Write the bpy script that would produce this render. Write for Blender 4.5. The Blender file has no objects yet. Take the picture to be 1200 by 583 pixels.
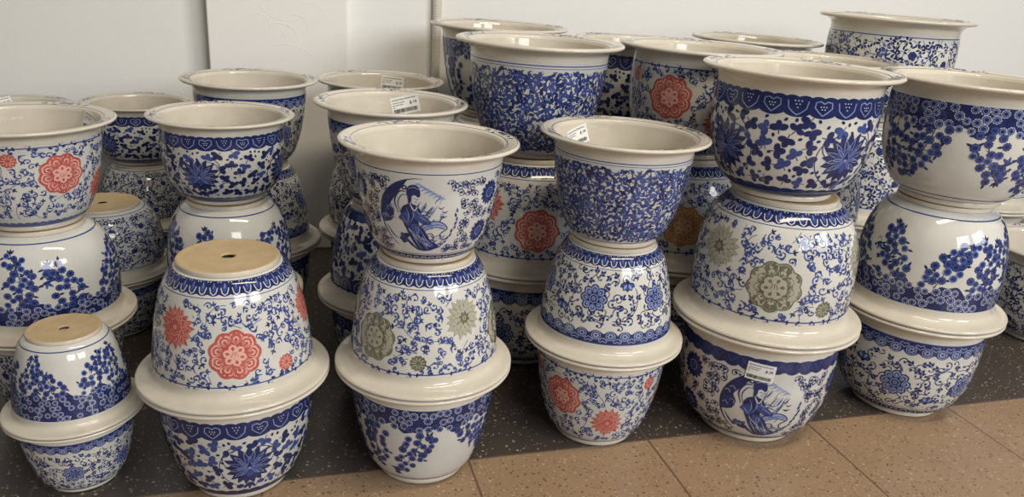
# Blue-and-white glazed planters stacked on a terrazzo tile floor against a pale wall.
import bpy, math, random
import numpy as np
from mathutils import Vector, Matrix

PI, TAU = math.pi, 2 * math.pi
scene = bpy.context.scene
COL = scene.collection

# ------------------------------------------------------------------ materials
def srgb(r, g, b):
    f = lambda c: (c / 255 / 12.92) if c <= 10 else ((c / 255 + 0.055) / 1.055) ** 2.4
    return (f(r), f(g), f(b), 1)

def new_mat(name):
    m = bpy.data.materials.new(name); m.use_nodes = True
    nt = m.node_tree
    return m, nt, nt.nodes['Principled BSDF']

def glaze_mat(name, col, col2=None, scale=6.0, rough=0.07, bump=0.0):
    """Glossy ceramic glaze; a noise in the object's own space varies the pigment."""
    m, nt, p = new_mat(name)
    p.inputs['Roughness'].default_value = rough
    p.inputs['IOR'].default_value = 1.5
    if col2:
        tc = nt.nodes.new('ShaderNodeTexCoord'); nz = nt.nodes.new('ShaderNodeTexNoise')
        nz.inputs['Scale'].default_value = scale; nz.inputs['Detail'].default_value = 3
        rp = nt.nodes.new('ShaderNodeValToRGB')
        rp.color_ramp.elements[0].position = 0.35; rp.color_ramp.elements[0].color = col
        rp.color_ramp.elements[1].position = 0.68; rp.color_ramp.elements[1].color = col2
        nt.links.new(tc.outputs['Object'], nz.inputs['Vector'])
        nt.links.new(nz.outputs['Fac'], rp.inputs['Fac'])
        nt.links.new(rp.outputs['Color'], p.inputs['Base Color'])
        if bump:
            n2 = nt.nodes.new('ShaderNodeTexNoise'); n2.inputs['Scale'].default_value = 14
            b = nt.nodes.new('ShaderNodeBump'); b.inputs['Strength'].default_value = bump; b.inputs['Distance'].default_value = 0.01
            nt.links.new(tc.outputs['Object'], n2.inputs['Vector'])
            nt.links.new(n2.outputs['Fac'], b.inputs['Height']); nt.links.new(b.outputs['Normal'], p.inputs['Normal'])
    else:
        p.inputs['Base Color'].default_value = col
    return m

M_GLAZE = glaze_mat('white_glaze', srgb(203, 203, 197), srgb(211, 211, 205), 3)
M_RIM = glaze_mat('cream_glaze', srgb(205, 199, 184), srgb(213, 207, 193), 3)
M_INSIDE = glaze_mat('inner_glaze', srgb(200, 193, 178), srgb(208, 201, 187), 3)
M_NAVY = glaze_mat('navy_pigment', srgb(33, 41, 86), srgb(44, 54, 106), 9)
M_BLUE = glaze_mat('cobalt_pigment', srgb(56, 71, 130), srgb(70, 87, 148), 9)
M_PALE = glaze_mat('pale_blue_wash', srgb(128, 144, 190), srgb(160, 172, 206), 9)
M_WHITE = glaze_mat('white_slip', srgb(206, 208, 212))
M_LINE = glaze_mat('ink_line_pigment', srgb(40, 50, 100))
M_CORAL = glaze_mat('coral_pigment', srgb(178, 84, 78), srgb(192, 104, 94), 12)
M_CORAL2 = glaze_mat('coral_tint', srgb(226, 178, 166))
M_OLIVE = glaze_mat('olive_grey_pigment', srgb(98, 98, 84), srgb(118, 116, 98), 12)
M_OLIVE2 = glaze_mat('pale_olive_tint', srgb(172, 170, 152))
M_OCHRE = glaze_mat('ochre_pigment', srgb(178, 122, 70), srgb(190, 136, 84), 12)
M_OCHRE2 = glaze_mat('ochre_tint', srgb(214, 180, 140))

def biscuit():
    m, nt, p = new_mat('unglazed_biscuit')
    p.inputs['Roughness'].default_value = 0.75
    tc = nt.nodes.new('ShaderNodeTexCoord'); nz = nt.nodes.new('ShaderNodeTexNoise')
    nz.inputs['Scale'].default_value = 5; nz.inputs['Detail'].default_value = 6
    rp = nt.nodes.new('ShaderNodeValToRGB')
    rp.color_ramp.elements[0].position = 0.3; rp.color_ramp.elements[0].color = srgb(186, 162, 124)
    rp.color_ramp.elements[1].position = 0.7; rp.color_ramp.elements[1].color = srgb(198, 176, 140)
    nt.links.new(tc.outputs['Object'], nz.inputs['Vector']); nt.links.new(nz.outputs['Fac'], rp.inputs['Fac'])
    nt.links.new(rp.outputs['Color'], p.inputs['Base Color'])
    return m
M_BISC = biscuit()

def plain(name, col, rough=0.6):
    m, nt, p = new_mat(name); p.inputs['Base Color'].default_value = col; p.inputs['Roughness'].default_value = rough
    return m
M_PAPER = plain('tag_paper', srgb(238, 238, 234), 0.5)
M_INK = plain('tag_ink', srgb(40, 40, 44), 0.6)

# ------------------------------------------------------------------ pot profile (unit: rim radius = 1, height = H0)
H0 = 1.33
Z0, Z1 = 0.055, 0.86                       # decorated band of the body (fractions of the height)
PROF = {
 'tapered': [(.045, .515), (.06, .55), (.09, .588), (.15, .635), (.24, .68), (.35, .722), (.5, .765), (.65, .795), (.78, .815), (.86, .82)],
 'round':   [(.045, .53), (.06, .575), (.09, .625), (.15, .69), (.24, .752), (.35, .796), (.5, .828), (.65, .838), (.78, .834), (.86, .825)],
}

def catmull(pts, n):
    P = np.array(pts, float); P = np.vstack([2 * P[0] - P[1], P, 2 * P[-1] - P[-2]])
    out = []
    for i in range(1, len(P) - 2):
        for k in range(n):
            t = k / n
            a, b, c, d = P[i - 1], P[i], P[i + 1], P[i + 2]
            out.append(.5 * (2 * b + (c - a) * t + (2 * a - 5 * b + 4 * c - d) * t * t + (3 * b - a - 3 * c + d) * t ** 3))
    out.append(P[-2])
    return np.array(out)

class Surface:
    """Arc-length map of the decorated wall: (x, y) -> point and normal."""
    def __init__(self, kind):
        c = catmull(PROF[kind], 6)                       # (z fraction, r)
        self.curve = c
        z, r = c[:, 0] * H0, c[:, 1]
        s = np.concatenate([[0], np.cumsum(np.hypot(np.diff(z), np.diff(r)))])
        dz, dr = np.gradient(z, s), np.gradient(r, s)
        self.z, self.r, self.s, self.nr, self.nz = z, r, s, dz, -dr
        self.s0 = np.interp(Z0 * H0, z, s)
        self.L = s[-1] - self.s0
    def at(self, x, y, off):
        s = self.s0 + np.clip(y, -.01, self.L)
        z, r = np.interp(s, self.s, self.z), np.interp(s, self.s, self.r)
        nr, nz = np.interp(s, self.s, self.nr), np.interp(s, self.s, self.nz)
        k = np.hypot(nr, nz); nr, nz = nr / k, nz / k
        u = np.asarray(x) / XW * TAU
        rr = r + off * nr
        return (np.stack([rr * np.cos(u), rr * np.sin(u), z + off * nz], 1),
                np.stack([nr * np.cos(u), nr * np.sin(u), nz], 1))

XW = TAU * 0.80
SURF = {k: Surface(k) for k in PROF}

# ------------------------------------------------------------------ painting in (x, y): thin fired-on shapes that follow the wall
class Paint:
    def __init__(self, L, seed):
        self.v, self.f, self.m = [], [], []
        self.L = L; self.rng = random.Random(seed)
    def poly(self, pts, col, lay, centre=None):
        if centre is None:
            centre = (sum(p[0] for p in pts) / len(pts), sum(p[1] for p in pts) / len(pts))
        R = max(math.hypot(p[0] - centre[0], p[1] - centre[1]) for p in pts)
        rings = max(1, int(math.ceil(R / 0.085)))
        b = len(self.v); n = len(pts)
        self.v.append((centre[0], centre[1], lay))
        for k in range(1, rings + 1):
            t = k / rings
            for p in pts:
                self.v.append((centre[0] + (p[0] - centre[0]) * t, centre[1] + (p[1] - centre[1]) * t, lay))
        for i in range(n):
            j = (i + 1) % n
            self.f.append((b, b + 1 + i, b + 1 + j)); self.m.append(col)
            for k in range(1, rings):
                q, w = b + 1 + (k - 1) * n, b + 1 + k * n
                self.f.append((q + i, w + i, w + j, q + j)); self.m.append(col)
    def stroke(self, pts, w, col, lay):
        n = len(pts)
        if n < 2: return
        ws = w if hasattr(w, '__len__') else [w] * n
        b = len(self.v)
        for i, (x, y) in enumerate(pts):
            p, q = pts[max(0, i - 1)], pts[min(n - 1, i + 1)]
            dx, dy = q[0] - p[0], q[1] - p[1]; k = math.hypot(dx, dy) or 1
            h = ws[i] / 2
            self.v.append((x - dy / k * h, y + dx / k * h, lay)); self.v.append((x + dy / k * h, y - dx / k * h, lay))
        for i in range(n - 1):
            a = b + 2 * i
            self.f.append((a, a + 1, a + 3, a + 2)); self.m.append(col)
    def disc(self, x, y, r, col, lay, n=9, ry=None, ang=0):
        ry = ry or r; c, s = math.cos(ang), math.sin(ang)
        self.poly([(x + r * math.cos(TAU * i / n) * c - ry * math.sin(TAU * i / n) * s,
                    y + r * math.cos(TAU * i / n) * s + ry * math.sin(TAU * i / n) * c) for i in range(n)], col, lay, (x, y))
    def ring(self, x, y, r, w, col, lay, n=18):
        self.stroke([(x + r * math.cos(TAU * i / n), y + r * math.sin(TAU * i / n)) for i in range(n + 1)], w, col, lay)
    def flower_shape(self, x, y, r, n, depth, col, lay, ph=0., pointed=False, sub=6):
        pts = []
        for i in range(n * sub):
            t = (i % sub) / sub
            k = (1 - abs(2 * t - 1)) if pointed else abs(math.sin(PI * t)) ** .6
            rr = r * (1 - depth + depth * k); a = ph + TAU * i / (n * sub)
            pts.append((x + rr * math.cos(a), y + rr * math.sin(a)))
        self.poly(pts, col, lay, (x, y))
    def leaf(self, x, y, ang, ln, wd, col, lay, bend=0.0):
        up, dn = [], []
        for i in range(5):
            t = i / 4; w = wd / 2 * math.sin(PI * t ** .8)
            a = ang + bend * t
            cx, cy = x + ln * t * math.cos(a), y + ln * t * math.sin(a)
            up.append((cx - w * math.sin(a), cy + w * math.cos(a))); dn.append((cx + w * math.sin(a), cy - w * math.cos(a)))
        self.poly(up + dn[-2:0:-1], col, lay)
    def petal(self, x, y, ang, r0, r1, wd, col, lay, tip=.55, n=4):
        """A petal from radius r0 to r1 about (x, y), widest at the fraction tip."""
        pts, back = [], []
        for i in range(n + 1):
            t = i / n
            w = wd / 2 * (math.sin(PI / 2 * t / tip) if t < tip else math.cos(PI / 2 * (t - tip) / (1 - tip)))
            w = max(w, 0.0); q = r0 + (r1 - r0) * t
            cx, cy = x + q * math.cos(ang), y + q * math.sin(ang)
            pts.append((cx - w * math.sin(ang), cy + w * math.cos(ang))); back.append((cx + w * math.sin(ang), cy - w * math.cos(ang)))
        self.poly(pts + back[-2:0:-1], col, lay)
    def curve(self, x, y, ang, ln, turn, n=11, power=1.6, base=.25):
        pts = [(x, y)]; st = ln / n
        tot = sum(base + (k / n) ** power for k in range(n))
        for k in range(n):
            ang += turn * (base + (k / n) ** power) / tot
            x += st * math.cos(ang); y += st * math.sin(ang); pts.append((x, y))
        return pts
    def curl(self, x, y, ang, ln, turn, w, col, lay, blob=1.15):
        pts = self.curve(x, y, ang, ln, turn)
        n = len(pts)
        self.stroke(pts, [w * (.35 + .65 * math.sin(PI * min(1, i / n + .12))) for i in range(n)], col, lay)
        if blob: self.disc(pts[-1][0], pts[-1][1], w * blob, col, lay, 7)
        return pts
    def band(self, y0, y1, col, lay, lower=None, upper=None, n=220, rows=4):
        b = len(self.v)
        for i in range(n):
            x = XW * i / n
            a, c = (lower(x) if lower else y0), (upper(x) if upper else y1)
            for k in range(rows + 1): self.v.append((x, a + (c - a) * k / rows, lay))
        for i in range(n):
            j = (i + 1) % n
            for k in range(rows):
                p, q = b + i * (rows + 1) + k, b + j * (rows + 1) + k
                self.f.append((p, q, q + 1, p + 1)); self.m.append(col)
    def line(self, y, w, col, lay): self.band(y - w / 2, y + w / 2, col, lay, rows=1, n=160)
    def spread(self, y0, y1, sp, jit=.35):
        ny = max(1, int(round((y1 - y0) / (sp * .87)))); nx = int(XW / sp)
        for j in range(ny):
            for i in range(nx):
                yield ((i + .5 * (j % 2) + self.rng.uniform(-jit, jit)) * XW / nx,
                       y0 + (j + .5 + self.rng.uniform(-jit, jit)) * (y1 - y0) / ny)

def wrapd(x, cx):
    d = (x - cx) % XW
    return d - XW if d > XW / 2 else d

GL, NV, BL, PL, WH, FA, FB, LN = range(8)

def scallop(y, a, n, up=True):
    return lambda x: y + (a if up else -a) * abs(math.sin(PI * n * x / XW)) ** .7

def lappets(P, h=.16, n=36):
    """A blue ring of rounded tongues around the foot."""
    P.band(0.0, h, NV, 0, upper=lambda x: h - .02 + .02 * abs(math.sin(PI * n * x / XW)))
    for i in range(n):
        x = (i + .5) * XW / n; w = XW / n * .74
        out = [(x - w / 2, .008), (x - w * .46, h * .5), (x - w * .3, h * .8), (x, h * .92), (x + w * .3, h * .8), (x + w * .46, h * .5), (x + w / 2, .008)]
        P.stroke(out, .012, WH, 1)
        P.petal(x, .02, PI / 2, 0, h * .66, w * .55, BL, 1)
        P.stroke([(x, .03), (x, h * .5)], .008, PL, 2)
    P.line(h + .022, .008, BL, 0)

def hearts_band(P, h=.19, n=22):
    """The dark scalloped collar with heart outlines below the neck."""
    top = P.L - .02; lo = top - h
    P.band(lo, top, NV, 0, lower=scallop(lo + .03, .035, n, False), upper=scallop(top, .015, n * 2))
    for i in range(n):
        x = (i + .5) * XW / n; w = XW / n
        y = top - .05
        if i % 2 == 0:
            P.stroke([(x, y), (x - w * .14, y + .022), (x - w * .32, y + .01), (x - w * .34, y - .04), (x - w * .16, y - .085), (x, y - .115),
                      (x + w * .16, y - .085), (x + w * .34, y - .04), (x + w * .32, y + .01), (x + w * .14, y + .022), (x, y)], .011, PL, 1)
            for dx, dy in ((-.025, -.03), (.025, -.03), (0, -.03), (-.013, -.055), (.013, -.055)): P.disc(x + dx, y + dy, .007, WH, 1, 6)
        else:
            P.stroke([(x - w * .40, y + .015), (x - w * .34, y - .06), (x - w * .16, y - .10), (x, y - .122), (x + w * .16, y - .10), (x + w * .34, y - .06), (x + w * .40, y + .015)], .010, PL, 1)
            for dx, dy in ((-.03, .012), (0, .012), (.03, .012), (-.016, -.02), (.016, -.02), (0, -.052)): P.disc(x + dx, y + dy, .007, WH, 1, 6)

def medallion_border(P, h=.17, n=30):
    """Blue border of small white flowers in scallops, below the neck."""
    top = P.L - .02; lo = top - h
    P.band(lo, top, NV, 0, lower=scallop(lo + .045, .055, n, False))
    for i in range(n):
        x = (i + .5) * XW / n; y = lo + .055
        P.ring(x, y, .052, .010, PL, 1, 14)
        for k in range(6):
            a = TAU * k / 6
            P.disc(x + .025 * math.cos(a), y + .025 * math.sin(a), .014, PL, 1, 6)
        xx = i * XW / n; yy = lo + .115
        P.stroke([(xx - .05, yy), (xx - .035, yy + .025), (xx, yy + .008), (xx + .035, yy + .025), (xx + .05, yy), (xx, yy - .035), (xx - .05, yy)], .010, PL, 1)
    P.line(top - .006, .012, BL, 1)

def key_band(P, h=.095, n=46):
    P.band(0, h, NV, 0)
    for i in range(n):
        x = (i + .5) * XW / n; w = XW / n * .6
        P.stroke([(x - w / 2, h * .3), (x - w / 2, h * .68), (x + w / 2, h * .68), (x + w / 2, h * .3)], .012, WH, 1)
    P.line(h + .02, .008, NV, 0)

def peony(P, x, y, r, pale=False):
    ph = P.rng.random() * TAU; n = 9
    P.flower_shape(x, y, r, n, .17, FA, 2, ph)
    P.flower_shape(x, y, r * .93, n * 3, .05, FA, 3, ph)
    for k in range(n):                                           # outer petals: pale rims, coral hearts
        a = ph + TAU * (k + .5) / n
        P.petal(x, y, a, r * .42, r * (.95 if pale else .90), r * (.60 if pale else .50), FB, 3, .68, 6)
        P.petal(x, y, a, r * .44, r * (.72 if pale else .84), r * (.28 if pale else .38), FA, 4, .68, 6)
        P.petal(x, y, a, r * .48, r * (.70 if pale else .76), r * (.23 if pale else .24), FB, 5, .68, 5)
        P.petal(x, y, a, r * .48, r * (.60 if pale else .70), r * (.07 if pale else .14), FA, 6, .68, 4)
    P.flower_shape(x, y, r * .50, 7, .2, FA, 7, ph)
    if pale: P.flower_shape(x, y, r * .46, 7, .2, FB, 8, ph)
    for k in range(6):
        a = ph + TAU * k / 6
        P.petal(x, y, a, r * .06, r * .45, r * .32, FB, 8, .66, 5); P.petal(x, y, a, r * .18, r * .36, r * .13, FA, 9, .66)
    P.flower_shape(x, y - r * .04, r * .17, 5, .3, FB, 9, ph)
    for k in range(3): P.stroke([(x + (k - 1) * r * .12, y + r * .05), (x + (k - 1) * r * .05, y - r * .14)], .007, FA, 10)

def mum(P, x, y, r, pale=False):
    rg = P.rng
    for lay, (n, q) in enumerate(((17, 1.0), (15, .84), (12, .64), (8, .42))):
        ph = rg.random()
        for k in range(n):
            t = ph + TAU * k / n + rg.uniform(-.06, .06); e = r * q * rg.uniform(.88, 1.04)
            if lay:
                P.petal(x, y, t, r * .04, e + .006, r * .30, FB, 1 + 2 * lay, .62, 5)
            P.petal(x, y, t, r * .04, e, r * .26, FA, 2 + 2 * lay, .62, 5)
            if pale: P.petal(x, y, t, r * .22, e * .98, r * .20, FB, 3 + 2 * lay, .62, 5)
            elif k % 2 == 0: P.stroke([(x + e * f * math.cos(t + o), y + e * f * math.sin(t + o)) for f, o in ((.55, .05), (.9, 0))], [.007, .003], FB, 3 + 2 * lay)
    P.disc(x, y, r * .10, FB, 10, 8); P.disc(x, y, r * .05, FA, 11, 6)

def bud(P, x, y, r):
    P.flower_shape(x, y, r, 12, .2, FA, 2, 0, True, 3)
    for k in range(10):
        t = TAU * k / 10
        P.stroke([(x + r * q * math.cos(t), y + r * q * math.sin(t)) for q in (.25, .7)], .009, FB, 3)

def scrolls(P, y0, y1, sp, avoid, w=.0128, col=BL):
    """Curling stems with small hooked leaves over the white ground."""
    rg = P.rng
    def clear(x, y, m=.012): return y0 - .01 < y < y1 + .01 and all(math.hypot(wrapd(x, a), y - b) > r + m for a, b, r in avoid)
    for (x, y) in P.spread(y0, y1, .34):                         # long thin stems
        a = rg.uniform(0, TAU)
        pts = [q for q in P.curve(x, y, a, .55, rg.choice((-1, 1)) * rg.uniform(1.5, 3.2), 16, 1, .6) if clear(*q)]
        ok = [pts[0]] if pts else []
        for q in pts[1:]:
            if math.hypot(q[0] - ok[-1][0], q[1] - ok[-1][1]) < .06: ok.append(q)
        P.stroke(ok, w * .5, col, 0)
    for (x, y) in P.spread(y0, y1, sp):
        if not clear(x, y): continue
        for _ in range(5):
            a = rg.uniform(0, TAU); sg = rg.choice((-1, 1)); ln = rg.uniform(1.2, 1.9) * sp
            pts = P.curve(x, y, a, ln, sg * rg.uniform(4.2, 6.0), 13, 1.2, .2)
            if all(clear(q[0], q[1], .0) for q in pts): break
        else: continue
        n = len(pts)
        P.stroke(pts, [w * (.35 + .75 * math.sin(PI * min(1, i / n + .1))) for i in range(n)], col, 1)
        P.disc(pts[-1][0], pts[-1][1], w * 1.05, col, 1, 7)
        k = rg.random()
        if k < .75:                                              # a hooked leaflet on the outer side of the curl
            q = pts[3]; d = math.atan2(pts[4][1] - q[1], pts[4][0] - q[0])
            h = P.curve(q[0], q[1], d - sg * .8, sp * .55, sg * 2.2, 6, 1, .4)
            if all(clear(t[0], t[1], 0) for t in h): P.stroke(h, [w * .5, w * 1.3, w * 1.5, w * 1.2, w * .8, w * .5, w * .2], col, 1)
        if k > .45:                                              # a small three-pointed leaf at the root
            for o in (-.9, 0, .9): P.leaf(x, y, a + PI + o, sp * (.42 if o else .55), w * 1.5, NV if k > .8 else col, 1)

# ---- the designs; each returns a Paint -------------------------------------------------
def d_flowers(L, seed, foot='lappets', shift=0.0, pale=False):
    P = Paint(L, seed); y0 = .19 if foot == 'lappets' else (.14 if foot == 'band' else .07)
    if foot == 'lappets': lappets(P)
    elif foot == 'band': P.band(0.0, .10, BL, 0, upper=scallop(.085, .02, 50)); P.line(.05, .012, NV, 1)
    else: P.line(.03, .02, BL, 0); P.line(.06, .008, BL, 0)
    top = L - .05
    P.line(L - .03, .014, BL, 0)
    avoid = []; n = 3
    for i in range(n):
        x = XW * i / n + shift
        big = (x, y0 + (top - y0) * (.64 if i % 2 == 0 else .58), .265)
        chr_ = (x + XW / n * .38, y0 + (top - y0) * .36, .235)
        sm = (x - XW / n * .31, y0 + (top - y0) * .87, .095)
        avoid += [big, chr_, sm]
        peony(P, *big, pale); mum(P, *chr_, pale); bud(P, *sm)
    scrolls(P, y0 + .03, top - .02, .099, avoid)
    rg = P.rng                                                   # leafy fringe at the neck
    for i in range(44):
        x = XW * (i + rg.random() * .5) / 44
        P.curl(x, top + .01, rg.choice((.4, PI - .4)), .1, rg.choice((-3.5, 3.5)), .018, BL, 1)
        P.leaf(x, top - .005, rg.uniform(0, PI), .055, .03, NV, 1)
    return P

def lotus(P, x, y, r):
    """Many pointed petals in three whorls, fine pale outlines, a bud at the heart."""
    for k, (n, q, wd) in enumerate(((17, 1.0, .34), (13, .80, .34), (8, .56, .30))):
        for i in range(n):
            a = PI / 2 + (i + .5 * k) * TAU / n; e = r * q * (1.08 if math.sin(a) > .3 else .96)
            P.petal(x, y, a, r * .05, e, r * wd, NV if k < 2 else BL, 2 + 2 * k, .5, 6)
            if k and math.sin(a) > -.75:
                for sg in (-1, 1):
                    P.stroke([(x + e * f * math.cos(a + sg * o), y + e * f * math.sin(a + sg * o)) for f, o in ((.2, .2), (.5, .16), (.75, .09), (.97, 0))], .006, PL, 3 + 2 * k)
    P.petal(x, y - r * .08, PI / 2, 0, r * .55, r * .24, NV, 8, .5, 6)
    P.stroke([(x - r * .10, y + r * .12), (x, y + r * .44), (x + r * .10, y + r * .12)], .007, PL, 9)
    P.disc(x, y - r * .02, r * .07, PL, 9, 8)
    for a in (-2.2, -1.57, -.95): P.leaf(x, y - r * .85, a, r * .5, r * .16, NV, 1)

def d_lotus(L, seed, n=4):
    P = Paint(L, seed); rg = P.rng
    hearts_band(P)
    P.band(.0, .155, NV, 0, upper=scallop(.14, .02, 34))
    P.line(.012, .012, PL, 1)
    for i in range(34):
        x = XW * i / 34
        P.stroke([(x, .03), (x, .11), (x + .03, .13)], .008, BL, 1)
    y0, y1 = .2, L - .27
    avoid = [(XW * i / n, (y0 + y1) / 2 - .01, .275) for i in range(n)]
    for a in avoid: lotus(P, *a)
    clear = lambda x, y, m: all(math.hypot(wrapd(x, a), (y - b) * 1.1) > r + m for a, b, r in avoid)
    for i in range(n):                                           # sweeping stems
        for sg in (-1, 1):
            x = XW * i / n
            P.stroke(P.curve(x + sg * .1, y0 + .03, PI / 2 - sg * 1.2, .75, sg * 2.6, 18, 1, .8), .010, NV, 1)
            P.stroke(P.curve(x + sg * .18, y1 - .05, -PI / 2 + sg * 1.1, .5, -sg * 3.4, 14, 1, .7), .010, NV, 1)
    done = []
    def dot(x, y, r, c, ry, t):
        if not clear(x, y, r * .7) or not y0 < y < y1 + .05: return False
        done.append((x % XW, y, r)); P.disc(x, y, r, c, 1, 10, ry, t); return True
    for (x, y) in P.spread(y0 + .02, y1 + .04, .085, .3):
        if not clear(x, y, .015) or any(math.hypot(wrapd(x, p), y - q) < r + .054 for p, q, r in done): continue
        a = rg.uniform(0, TAU); c = NV if rg.random() < .75 else BL
        new = []
        for k in range(3):
            t = a + (k - 1) * 1.35; r = .043 * rg.uniform(.9, 1.15)
            px, py = x + .042 * math.cos(t), y + .042 * math.sin(t)
            if clear(px, py, .02) and y0 < py < y1 + .05: new.append((px % XW, py, r)); P.disc(px, py, r, c, 1, 10, r * .74, t)
        done += new
        P.stroke([(x, y), (x - .06 * math.cos(a), y - .06 * math.sin(a))], .009, c, 1)
    for (x, y) in P.spread(y0 + .01, y1 + .04, .055, .35):       # single seeds in the remaining gaps
        if all(math.hypot(wrapd(x, p), y - q) > r + .027 for p, q, r in done): dot(x, y, .021, NV, .015, rg.uniform(0, PI))
    return P

def blossom(P, x, y, r, lay, edge=WH, fill=BL, core=NV):
    P.flower_shape(x, y, r, 9, .16, edge, lay, P.rng.random(), sub=3)
    P.flower_shape(x, y, r * .84, 9, .12, fill, lay + 1, P.rng.random(), sub=3)
    P.disc(x, y, r * .46, core, lay + 2, 8)
    if edge == WH: P.ring(x, y, r * .52, .005, PL, lay + 3, 9)

def d_prunus(L, seed, band=.25, n=10, reach=1.1):
    P = Paint(L, seed); rg = P.rng
    top = L - .02
    P.band(top - band, top, NV, 0, lower=lambda x: top - band + .05 * math.sin(n * TAU * x / XW) + .02 * math.sin(31 * x))
    P.line(.075, .018, BL, 0)
    spots = []
    def put(x, y, r, gap=.8):
        if all(math.hypot(wrapd(x, a), y - b) > (r + q) * gap for a, b, q in spots):
            spots.append((x, y, r)); return True
    for (x, y) in P.spread(top - band - .02, top, .092, .28):
        r = rg.uniform(.038, .05)
        if put(x, min(y, top - .04), r, .86): blossom(P, x, min(y, top - .04), r, 2)
    for i in range(n):                                           # hanging sprays
        x = XW * (i + rg.uniform(-.1, .1)) / n; y = top - band + .03
        ln = (reach if i % 2 == 0 else reach * .8) * rg.uniform(.85, 1.0) * (L - band - .17)
        pts = P.curve(x, y, -PI / 2 + rg.uniform(-.3, .3), ln, rg.choice((-1, 1)) * rg.uniform(.4, 1.1), 14, .5, 1)
        P.stroke(pts, .010, LN, 1)
        for _ in range(int(300 * ln)):
            t = rg.random() ** .8; qx, qy = pts[int(t * (len(pts) - 1))]
            wd = .175 * (1 - .5 * t ** 2); r = rg.uniform(.040, .052)
            bx, by = qx + rg.uniform(-wd, wd), qy + rg.uniform(-.04, .04)
            if by < .15: continue
            if put(bx, by, r, .76):
                blossom(P, bx, by, r, 3, LN if rg.random() < .7 else PL, BL, NV)
                P.stroke([(qx, qy), (bx, by)], .006, LN, 1)
                for _k in range(rg.choice((0, 1, 1, 2))):
                    a = rg.uniform(0, TAU); P.leaf(bx + .034 * math.cos(a), by + .034 * math.sin(a), a, .062, .028, NV, 2)
        ex, ey = pts[-1]
        for o in (-.7, 0, .7): P.leaf(ex, ey, -PI / 2 + o, .075, .03, NV, 1)
        if i % 3 == 1:                                           # a small bird between the sprays
            bx, by = x + XW / n * .5, max(.3, y - ln * .55)
            P.disc(bx, by, .045, NV, 2, 10, .02, .35); P.disc(bx + .05, by + .03, .018, NV, 3, 8)
            P.leaf(bx, by, 2.4, .09, .035, BL, 3); P.leaf(bx - .03, by - .01, 3.5, .085, .022, NV, 2); P.leaf(bx, by + .01, 1.5, .07, .03, BL, 3)
            P.curl(bx - .01, by - .02, -1.8, .1, 3.2, .008, LN, 2, 1)
    return P

def d_damask(L, seed):
    """All-over spiral vines with hooked leaves on both sides."""
    P = Paint(L, seed); rg = P.rng
    P.line(L - .025, .012, BL, 0); P.line(L - .055, .006, BL, 0)
    P.line(.03, .012, BL, 0)
    y0, y1 = .055, L - .085
    used = []
    def hook(x, y, a, sg, s=1.0):
        pts = P.curve(x, y, a, .102 * s, sg * 3.7, 7, 1.0, .3)
        if any(not y0 < q[1] < y1 for q in pts): return
        P.stroke(pts, [.034 * s, .046 * s, .043 * s, .033 * s, .022 * s, .015 * s, .011 * s, .007], BL if rg.random() < .8 else NV, 1)
        P.stroke([(x, y), (x - .045 * math.cos(a + .5 * sg), max(y0, min(y1, y - .045 * math.sin(a + .5 * sg))))], [.016, .007], NV, 1)
        used.append((x % XW, y)); used.append((pts[3][0] % XW, pts[3][1]))
    def spiral(cx, cy, r, sg, ph):
        pts = []
        for i in range(52):
            t = i / 51; q = r * (1 - .72 * t); a = ph + sg * t * TAU * 1.25
            pts.append((cx + q * math.cos(a), cy + q * math.sin(a)))
        for i in range(len(pts) - 1):
            if y0 < pts[i][1] < y1 and y0 < pts[i + 1][1] < y1: P.stroke([pts[i], pts[i + 1]], .013, NV, 2)
        for i in range(0, 50, 2):
            x, y = pts[i]; d = math.atan2(pts[i + 1][1] - y, pts[i + 1][0] - x)
            if i % 4 == 0: hook(x, y, d + sg * -1.0, sg * 1, 1.0)
            else: hook(x, y, d + sg * 1.0, -sg, .85)
    nx = 7
    for j in range(2):
        for i in range(nx):
            spiral((i + .5 * (j % 2)) * XW / nx + rg.uniform(-.04, .04), y0 + (j + .5) * (y1 - y0) / 2 + rg.uniform(-.05, .05), rg.uniform(.24, .30), 1 if (i + j) % 2 else -1, rg.uniform(0, TAU))
    for (x, y) in P.spread(y0, y1, .038, .3):
        if min(math.hypot(wrapd(x, a), y - b) for a, b in used) > .030: hook(x, y, rg.uniform(0, TAU), rg.choice((-1, 1)), .92)
    return P

def mandala(P, x, y, r, dark=False):
    P.flower_shape(x, y, r, 8, .2, NV, 2, PI / 8)
    for k in range(8):
        a = PI / 8 + TAU * (k + .5) / 8
        P.petal(x, y, a, r * .36, r * .93, r * .50, PL if not dark else BL, 3, .6, 5)
        P.petal(x, y, a, r * .42, r * .82, r * .32, BL, 4, .6, 5)
        P.petal(x, y, a, r * .46, r * .7, r * .14, PL, 5, .6)
    P.disc(x, y, r * .36, NV, 5, 12); P.ring(x, y, r * .29, .010, PL, 6, 14); P.disc(x, y, r * .18, BL, 6, 9)
    for k in range(6): P.disc(x + r * .1 * math.cos(TAU * k / 6), y + r * .1 * math.sin(TAU * k / 6), .008, PL, 7, 6)

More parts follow.
